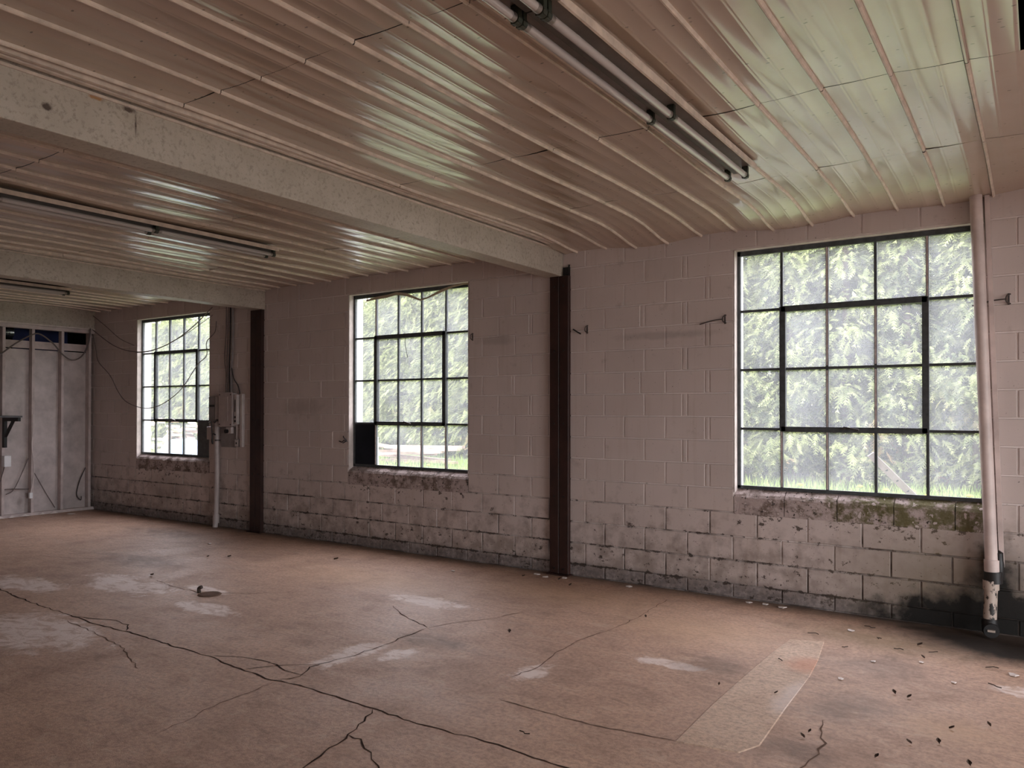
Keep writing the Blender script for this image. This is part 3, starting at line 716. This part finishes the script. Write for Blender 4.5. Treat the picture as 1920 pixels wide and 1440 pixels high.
# wires strung across the far window
cable('strung_wire', [(-10.2,-.05,2.83),(-9.577,-.05,2.55),(-9.024,-.05,2.43),(-8.5,-.05,2.432),(-8.003,-.05,2.536),(-7.569,-.05,2.699),(-7.1,-.05,2.95)], .007, M_cable, 'upper sagging wire strung across the far window', seg=6)
cable('strung_wire', [(-8.99,-.03,2.415),(-8.6,-.03,2.42),(-8.182,-.03,2.498),(-7.662,-.03,2.648),(-7.12,-.03,2.85)], .004, M_cable, 'thinner wire just under the upper one across the far window')
cable('strung_wire', [(-10.16,-.06,2.75),(-10.08,-.05,2.5),(-10.0,-.05,2.31),(-9.667,-.05,2.093),(-9.428,-.05,1.835),(-9.196,-.05,1.682),(-8.793,-.05,1.595),(-8.449,-.05,1.606),(-8.117,-.05,1.701),(-7.796,-.05,1.862),(-7.563,-.05,2.065),(-7.411,-.05,2.199),(-7.224,-.05,2.306),(-7.225,-.05,2.487),(-7.06,-.04,2.612),(-7.043,-.03,2.76)], .006, M_cable, 'long wire drooping low across the far window from the corner')
cable('strung_wire', [(-10.24,-.03,3.06),(-9.809,-.03,2.845),(-9.427,-.03,2.645),(-9.037,-.03,2.526)], .005, M_cable, 'wire slanting down the block wall from the far ceiling corner')

# ------------------------------------------------------------------ drain pipe by the near window
dp = thing('drain_pipe', 'leaning pale painted drain pipe with a tarred joint beside the right window', 'pipe', (1.83, -.1, 0))
put('pipe', G().tube([(1.748, -.085, 3.13), (1.79, -.095, 1.83), (1.836, -.105, .50)], .0395, 20, 3), M_pipe, dp, True)
put('back_batten', G().bar((1.815, -.036, 3.08), (1.895, -.036, .48), .030, .05, (0,1,0)), M_pipe, dp)
put('hub', G().tube([(1.836, -.105, .535), (1.838, -.105, .44)], .047, 20, 1), M_pipe, dp, True)
put('tar_band', G().tube([(1.843, -.10, .455), (1.846, -.10, .375)], .057, 20, 1), M_tar, dp, True)
put('tar_patch', G().tube([(1.875, -.085, .60), (1.878, -.085, .50), (1.875, -.085, .40)], [.008]+[.03]*3+[.034]*5, 10, 4), M_tar, dp, True)
put('band', G().tube([(1.832, -.11, .395), (1.832, -.11, .33)], .050, 20, 1), M_lowpipe, dp, True)
put('lower_pipe', G().tube([(1.832, -.11, .335), (1.825, -.12, .125)], .0415, 20, 1), M_lowpipe, dp, True)
put('elbow', G().tube([(1.825, -.12, .13), (1.825, -.125, .085), (1.83, -.15, .05)], .050, 16, 3), M_tar, dp, True)
put('cleanout_cap', G().tube([(1.83, -.15, .062), (1.838, -.185, .060)], [.052, .048], 16, 1), M_tar, dp, True)
put('cap_lug', G().box(1.815, 1.860, -.200, -.184, .055, .068), M_lowpipe, dp)

# ------------------------------------------------------------------ hooks and marks on the wall
for x, z, lab in ((-2.74, 2.325, 'small bent hook on the wall right of the middle window'), (-1.392, 2.325, 'small bent hook on the wall right of the rust brown column'),
               (-.075, 2.335, 'small bracket with a stub of line at the left edge of the large window'), (1.94, 2.345, 'small hook with a wire right of the drain pipe')):
    t = thing('wall_hook', lab, 'hook', (x, -.02, z), 'hooks along the window wall')
    put('plate', G().box(x-.006, x+.006, -.012, -.006, z-.040, z+.040), M_metal, t)
    put('hook', G().tube([(x+.012, -.012, z+.035), (x-.012, -.025, z+.02), (x-.014, -.028, z-.015), (x+.012, -.014, z-.035)], .005, 6), M_metal, t, True)
    if x > -.5 : put('line_stub', G().tube([(x-.01, -.03, z), (x-.10, -.02, z-.005), (x-.22, -.014, z-.03)], .005, 5), M_metal, t)
    if -2 < x < -1: put('line_stub', G().tube([(x-.06, -.03, z-.04), (x-.10, -.02, z-.02), (x-.15, -.012, z+.01)], .007, 5), M_tar, t)
t = thing('twisted_wire', 'twist of dark wire sticking out beside the black blanked pane', 'wire', (-4.58, -.02, 1.22))
put('loop', G().tube([(-4.70,-.012,1.20),(-4.63,-.03,1.19),(-4.58,-.05,1.215),(-4.54,-.03,1.20)], .006, 5), M_cabled, t)
put('barb', G().tube([(-4.62,-.02,1.26),(-4.59,-.04,1.24),(-4.56,-.03,1.21),(-4.60,-.05,1.18)], .006, 5), M_cabled, t)
# torn plastic strip tied across the head of the middle window
tp = thing('torn_plastic_strip', 'torn yellowed plastic strip sagging across the head of the middle window', 'plastic strip', (-3.6, .045, 2.85))
def strip(pts, w, nm):
    g = G()
    for i, (x, z) in enumerate(pts): a = rnd.uniform(.6, 1.3)*w; g.v += [(x, .050, z+a/2), (x, .045, z-a/2), (x, .041, z-a/2), (x, .046, z+a/2)]
    for i in range(len(pts)-1):
        for q in range(4): g.f.append((i*4+q, i*4+(q+1)%4, i*4+4+(q+1)%4, i*4+4+q))
    put(nm, g, M_cord, tp)
strip([(-4.32,2.83),(-4.2,2.845),(-4.0,2.855),(-3.85,2.875),(-3.7,2.85),(-3.5,2.775),(-3.4,2.79),(-3.2,2.85),(-3.05,2.885),(-2.9,2.905),(-2.80,2.90)], .030, 'strip')
strip([(-4.34,2.84),(-4.37,2.76),(-4.39,2.68),(-4.40,2.60)], .02, 'dangling_end')
cable('thread', [(-3.72, .04, 2.43), (-3.71, .035, 2.30), (-3.68, .04, 2.15)], .003, M_cabled, 'thin dark thread dangling in the middle window', 'thread')

# ------------------------------------------------------------------ fluorescent fittings
def fixture(label, loc, tubes=True):
    t = thing('fluorescent_fitting', label, 'light fitting', (0,0,0), 'fluorescent fittings under the ceiling')
    L = 2.39
    def P(nm, g, m, s=False): return put(nm, g, m, t, s)
    P('reflector', G().add([(-.115,0,.035),(-.105,0,.052),(.105,0,.052),(.115,0,.035),(-.115,-L,.035),(-.105,-L,.052),(.105,-L,.052),(.115,-L,.035),(-.116,0,.055),(.116,0,.055),(-.116,-L,.055),(.116,-L,.055)],
        [(0,4,5,1),(1,5,6,2),(2,6,7,3),(8,9,11,10),(0,8,10,4),(3,7,11,9),(0,1,8),(3,9,2),(8,1,2,9)]), M_fixt)
    P('channel', G().box(-.022, .022, -L, 0, .020, .052), M_fixd)
    for x in (-.118, .118): P('rim', G().box(x-.006, x+.006, -L, 0, .026, .058), M_rib)
    for y in (-.012, -1.19, -L+.012):
        for x in (-.055, .055):
            P('lampholder', G().box(x-.018, x+.018, y-.012, y+.012, -.020, .050).cyl((x, y-.014, -.003), (x, y+.014, -.003), .021, 12), M_holder)
    if tubes:
        for y0, y1 in ((-.03, -1.172), (-1.208, -L+.03)):
            for x in (-.055, .055):
                tb = P('tube', G().cyl((x, y0, -.002), (x, y1, -.002), .018, 16), M_tube, True)
                for a, b in ((y0, y0-.025), (y1, y1+.025)): put('tube_cap', G().cyl((x, a, -.002), (x, b, -.002), .0187, 16), M_cap, tb, True)
    t.location = loc
    return t
FZ = 3.036
f0 = fixture('twin tube fluorescent fitting hung under the near bay ceiling', (.545, -1.60, FZ))
def dup_fix(label, loc):
    c = copy_tree(f0); c.location = loc; c['label'] = label; return c
dup_fix('twin tube fluorescent fitting continuing the near one toward the camera', (.545, -4.00, FZ))
dup_fix('twin tube fluorescent fitting under the ceiling between the two beams', (-3.93, -1.62, FZ))
dup_fix('twin tube fluorescent fitting continuing the middle bay one toward the camera', (-3.93, -4.02, FZ))
dup_fix('twin tube fluorescent fitting in the far bay beyond the second beam', (-8.08, -1.47, FZ))

# ------------------------------------------------------------------ litter on the floor
def twig(x, y, l, a):
    pts = [(x+math.cos(a)*l*(t-.5)+rnd.uniform(-.012,.012), y+math.sin(a)*l*(t-.5)+rnd.uniform(-.012,.012), .010+.006*rnd.random()) for t in (0,.35,.7,1)]
    tag(put('twig', G().tube(pts, .003, 5, 2), M_twig), 'short dry twig lying on the floor near the drain pipe side', 'twig', 'dry twigs on the floor')
for x, y, l, a in ((.80,-.75,.10,.2),(.76,-1.467,.07,2.2),(1.10,-.35,.13,-.3),(1.35,-.80,.09,.1),(1.55,-.75,.08,.5),(1.87,-.889,.12,.3),(1.9,-1.25,.10,2.4),(.05,-3.28,.07,.1),(1.05,-.95,.05,1),(1.2,-.62,.06,.1)):
    twig(x, y, l*.7, a)
def leaf(x, y, s, a):
    g = G(); n = 5
    for i in range(n):
        t = i/(n-1); w = s*.38*math.sin(math.pi*min(.97, max(.06, t))); px = s*(t-.5)
        for q in (-1, 0, 1): g.v.append((x+px*math.cos(a)-q*w*math.sin(a), y+px*math.sin(a)+q*w*math.cos(a), .006+(.018*s/.06)*abs(q)+.01*t*t))
    for i in range(n-1):
        for q in range(2): p = i*3+q; g.f.append((p, p+1, p+4, p+3))
    tag(put('fallen_leaf', g, M_leaf_dry), 'small dark curled leaf lying on the concrete', 'leaf', 'curled leaves on the floor')
for x, y, s in ((1.444,-1.682,.06),(1.521,-1.706,.055),(1.17,-2.562,.05),(1.184,-2.485,.04),(1.714,-2.268,.06),(.905,-2.052,.04),(1.75,-2.05,.05),(1.6,-2.35,.05),(1.9,-1.9,.05),(-.973,-1.911,.07),(-4.805,-2.269,.09),(-5.192,-1.409,.07),(-5.006,-1.281,.08),(-3.965,-.742,.09),(-1.55,-.25,.06),(-1.35,-.4,.06),(-1.9,-.32,.06),(1.5,-2.6,.05),(1.85,-2.45,.06),(1.45,-.62,.07),(1.5,-.9,.05),(.6,-2.1,.035),(-.35,-1.0,.05)):
    leaf(x, y, s*.5, rnd.uniform(0, 3.1))
def chip(x, y, s):
    g = G(); n = 5
    for q in range(n): a = 2*math.pi*q/n+rnd.random()*.5; g.v.append((x+s*.5*math.cos(a), y+s*.5*math.sin(a), .006+rnd.random()*.006))
    g.v += [(p[0], p[1], .004) for p in g.v]
    g.f = [tuple(range(n))]+[(q, (q+1) % n, n+(q+1) % n, n+q) for q in range(n)]
    tag(put('plaster_chip', g, M_chip), 'tiny white plaster chip lying on the brown floor', 'chip', 'white plaster chips on the floor')
for x, y, s in ((1.979,-.951,.06),(.15,-.10,.06),(.28,-.09,.05),(.42,-.11,.07),(1.0,-.5,.05),(1.5,-1.0,.03),(1.25,-1.15,.03),(1.15,-1.6,.035),(-9.9,-.5,.12),(-1.72,-.22,.06),(-1.55,-.16,.05),(-1.85,-.16,.07),(-.9,-.14,.06),(-5.9,-.9,.05),(1.7,-1.3,.03),(-2.6,-.5,.04)):
    chip(x, y, s)
dr = thing('floor_drain', 'small sunken round drain cover with a rusty stub in the floor', 'drain', (-3.74, -2.41, 0))
g = G(); n = 20; g.v = [(-3.71+.085*math.cos(2*math.pi*i/n), -2.41+.085*math.sin(2*math.pi*i/n), .009) for i in range(n)]+[(-3.71+.098*math.cos(2*math.pi*i/n), -2.41+.098*math.sin(2*math.pi*i/n), .002) for i in range(n)]
g.f = [tuple(range(n))]+[(i, n+i, n+(i+1) % n, (i+1) % n) for i in range(n)]
put('cover', g, M_hair, dr)
put('rusty_stub', G().tube([(-3.84, -2.42, 0), (-3.845, -2.42, .035), (-3.82, -2.41, .05)], .016, 8, 3), M_twig, dr, True)

# ------------------------------------------------------------------ outside: lawn, cedar hedge, lumber
GZ = .45
gr = G()
for j in range(13):
    for i in range(25):
        x, y = -60+4*i, .22+5*j; gr.v.append((x, y, GZ+(.04*mnoise.noise((x*.3, y*.3, 1)) if j else 0)))
gr.f = [(j*25+i, j*25+i+1, (j+1)*25+i+1, (j+1)*25+i) for j in range(12) for i in range(24)]
struct(put('lawn', gr, M_grass_ground), 'grassy ground outside the windows', 'ground')
struct(put('yard', G().add([(-60,REAR_Y-.2,-.02),(60,REAR_Y-.2,-.02),(60,-60,-.02),(-60,-60,-.02),(RIGHT_X+.2,REAR_Y-.2,-.02),(RIGHT_X+.2,.22,-.02),(60,.22,-.02)], [(0,3,2,1),(4,1,6,5)]), M_drive), 'gravel yard outside the unseen open doorways', 'ground')
g = G()
def blades(n, x0, x1, y0, y1, h):
    for _ in range(n):
        x, y = rnd.uniform(x0, x1), rnd.uniform(y0, y1); a = rnd.uniform(0, 3.14); hh = h*rnd.uniform(.5, 1.3); w = .008
        z = GZ+.02; lx, ly = rnd.uniform(-.5, .5)*hh, rnd.uniform(-.5, .5)*hh
        g.add([(x-w*math.cos(a), y-w*math.sin(a), z-.04), (x+w*math.cos(a), y+w*math.sin(a), z-.04), (x+lx, y+ly, z+hh)], [(0,1,2)])
blades(9000, -4.5, 3.0, .6, 6.2, .13); blades(7000, -13.5, -5, 2.2, 7, .13); blades(3000, -20, -13, 3, 8, .14)
gs = put('grass', g, M_grass); gs['kind'] = 'stuff'; gs['label'] = 'long green grass growing outside the windows'; gs['category'] = 'grass'
dd = thing('dandelion', 'yellow dandelion flower in the grass below the large window', 'flower', (0,0,0), 'dandelions in the grass')
put('stem', G().cyl((0,0,0), (0,0,.13), .004, 5), M_stem, dd); put('head', G().tube([(0,0,.125),(0,0,.14),(0,0,.155)], [.012,.036,.022], 10, 1), M_yellow, dd)
spots = [(1.35,3.1),(1.6,2.9),(1.05,3.6),(.75,3.3),(.55,4.1),(1.9,3.0),(.2,4.4),(1.45,3.9),(1.2,2.7),(2.0,3.6),(-.5,4.2),(-6.9,4.2),(-7.6,4.4)]
for i, (x, y) in enumerate(spots):
    o = dd if i == 0 else copy_tree(dd)
    o.location = (x, y, GZ); 
    if i > 10: o['label'] = 'yellow dandelion flower in the grass outside the middle window'; o['group'] = 'dandelions by the lumber'

def make_foliage(seed, h=4.3, n=4200):
    r = random.Random(seed); g = G()
    tips = []
    for _ in range(150):
        t = r.random()**.9; z = .25+t*(h-.35); rad = (.84-.42*t)*r.uniform(.80, 1.12); tips.append((rad, r.uniform(0, 2*math.pi), z))
    for i in range(n):
        if i % 4 == 3:       # sparse inner growth that closes the gaps
            t = r.random(); z = .10+t*(h-.3); a = r.uniform(0, 2*math.pi); q = (.80-.42*t)*r.uniform(.25, .75)
        else:                # drooping clumps at the branch ends
            q, a, z = tips[i % len(tips)]; u = abs(r.gauss(0, .5)); q -= .22*u; a += r.gauss(0, .13)/max(q, .25); z += r.gauss(0, .07)+.05*u-.02
        z = max(z, .06); c = Vector((q*math.cos(a), q*math.sin(a), z))
        out = Vector((math.cos(a), math.sin(a), 0)); d = (out*r.uniform(.5, 1)+Vector((r.uniform(-.5,.5), r.uniform(-.5,.5), r.uniform(-.75, .25)))).normalized()
        side = d.cross(Vector((r.uniform(-.4,.4), r.uniform(-.4,.4), 1))).normalized(); L = r.uniform(.11, .23)
        droop = Vector((0,0,-1))
        for k in range(5):
            s = (k+.6)/5; b = c+d*L*s+droop*L*.25*s*s
            for sg in (-1, 1):
                ll = L*.42*(1-.55*s)*r.uniform(.7, 1.2); dr_ = (side*sg*.75+d*.65+droop*.25).normalized(); w = d*.012+droop*.003
                e = b+dr_*ll
                g.add([b-w, b+w, e+w*.4, e-w*.4], [(0,1,2,3)])
        tip = c+d*L*1.25+droop*L*.3; g.add([c+side*.012, c-side*.012, tip], [(0,1,2)])
    m = g.mesh('foliage'); m.materials.append(M_leaf); return m
trees = []
for s in range(3):
    t = thing('cedar_tree', 'tall bushy green cedar standing in the hedge outside the windows', 'tree', (0,0,0), 'cedars of the hedge')
    put('foliage', make_foliage(s+3), None, t)
    put('trunk', G().tube([(0,0,-.1),(.03,.02,1.6),(0,0,2.8),(.02,0,4.1)], [.075]*5+[.05]*5+[.02]*3, 8, 4), M_bark, t, True)
    trees.append(t)
def hedge_y(x):
    if x > -3: return 6.15
    if x > -8: return 6.15+(-3-x)*.42
    if x > -14: return 8.25+(-8-x)*.3
    return 10.05
pos = []; x = 4.6
while x > -34:
    pos.append((x, hedge_y(x)+rnd.uniform(-.15, .25))); x -= rnd.uniform(.72, .95)
nfront = len(pos)
x = 4.4
while x > -34:
    pos.append((x, hedge_y(x)+2.3+rnd.uniform(-.2, .2))); x -= rnd.uniform(.8, 1.0)
x = 4.2
while x > -34:
    pos.append((x, hedge_y(x)+1.25+rnd.uniform(-.2, .2))); x -= rnd.uniform(.85, 1.1)
for i, (x, y) in enumerate(pos):
    t = trees[i] if i < 3 else copy_tree(trees[i % 3])
    t.location = (x, y, GZ-.05); t.rotation_euler = (0, 0, rnd.uniform(0, 6.28)); w_ = 'large right window' if x > -4 else 'middle window' if x > -13 else 'far window'
    row = 'front row' if i < nfront else 'rear rows'
    t['label'] = 'bushy green cedar in the %s of the hedge outside the %s' % (row, w_); t['group'] = 'hedge cedars, %s, %s' % (row, w_)
    s = rnd.uniform(.95, 1.15); t.scale = (s, s, s*rnd.uniform(.95, 1.1))
# lumber heaps
def plank(x, y, z, l, a, mat, lab, grp, w=.14, h=.05, tilt=0.):
    t = put('plank', bx_plank(l, w, h), None); t.data = t.data.copy(); t.data.materials.clear(); t.data.materials.append(mat)
    t.location = (x, y, z); t.rotation_euler = (0, tilt, a); tag(t, lab, 'plank', grp); return t
def bx_plank(l, w, h): return G().box(-l/2, l/2, -w/2, w/2, -h/2, h/2).mesh('plank')
for i in range(12):
    plank(-8.9+rnd.uniform(-.5,.5), 6.0+rnd.uniform(-.5,.5), GZ+.06+.055*(i//2)+rnd.uniform(0,.02), rnd.uniform(1.4,2.6), rnd.uniform(-.25,.25), M_plank, 'weathered plank in the heap outside the middle window', 'heaped planks outside the middle window', rnd.uniform(.10,.2), .05, rnd.uniform(-.06,.06))
for i in range(22):
    plank(-17.8+rnd.uniform(-.5,.5), 6.1+rnd.uniform(-.5,.5), GZ+.06+.075*(i//2)+rnd.uniform(0,.02), rnd.uniform(1.6,2.8), rnd.uniform(-.12,.12)-.5, M_planky if i % 3 else M_plank, 'pale plank in the stack outside the far window', 'stacked planks outside the far window', rnd.uniform(.12,.25), .05, rnd.uniform(-.03,.03))
b_ = plank(-17.6, 5.2, 1.15, 1.3, -.35, M_planky, 'forked pale timber standing against the plank stack outside the far window', None, .09, .08, .35)
b_['category'] = 'timber'; del_group = b_.pop('group', None) if 'group' in b_.keys() else None
wp = put('white_post', G().bar((-6.92, 2.9, GZ-.02), (-6.98, 2.95, 1.12), .075, .05), M_white); tag(wp, 'white board standing in the grass by the black blanked pane', 'board')
tarp = G(); n = 8
for j in range(n+1):
    for i in range(n+1):
        u, v = i/n*2-1, j/n*2-1; hgt = .42*(1-abs(u)**4)*(1-abs(v)**4)
        tarp.v.append((-15.4+u*.65+.25*v, 4.9+v*.5-.3*u, GZ-.02+hgt))
tarp.f = [(j*(n+1)+i, j*(n+1)+i+1, (j+1)*(n+1)+i+1, (j+1)*(n+1)+i) for j in range(n) for i in range(n)]
tag(put('blue_tarpaulin', tarp, M_blue, smooth=True), 'blue covered heap on the ground outside the far window', 'tarpaulin')
# perforated rail leaning outside the large window
pr = thing('perforated_rail', 'perforated metal rail leaning diagonally outside the large window', 'rail', (1.2, .5, GZ))
A, B = Vector((1.00, .30, 1.22)), Vector((1.60, .95, GZ)); D = B-A
put('rail', G().bar(A, B, .055, .012, (0,1,0)), M_aluminium, pr)
side = D.cross(Vector((0,1,0))).normalized()
for k in range(9):
    c = A+D*((k+.5)/9); put('hole', G().cyl(c+Vector((0,-.0075,0)), c+Vector((0,.0075,0)), .012, 8), M_tar, pr)
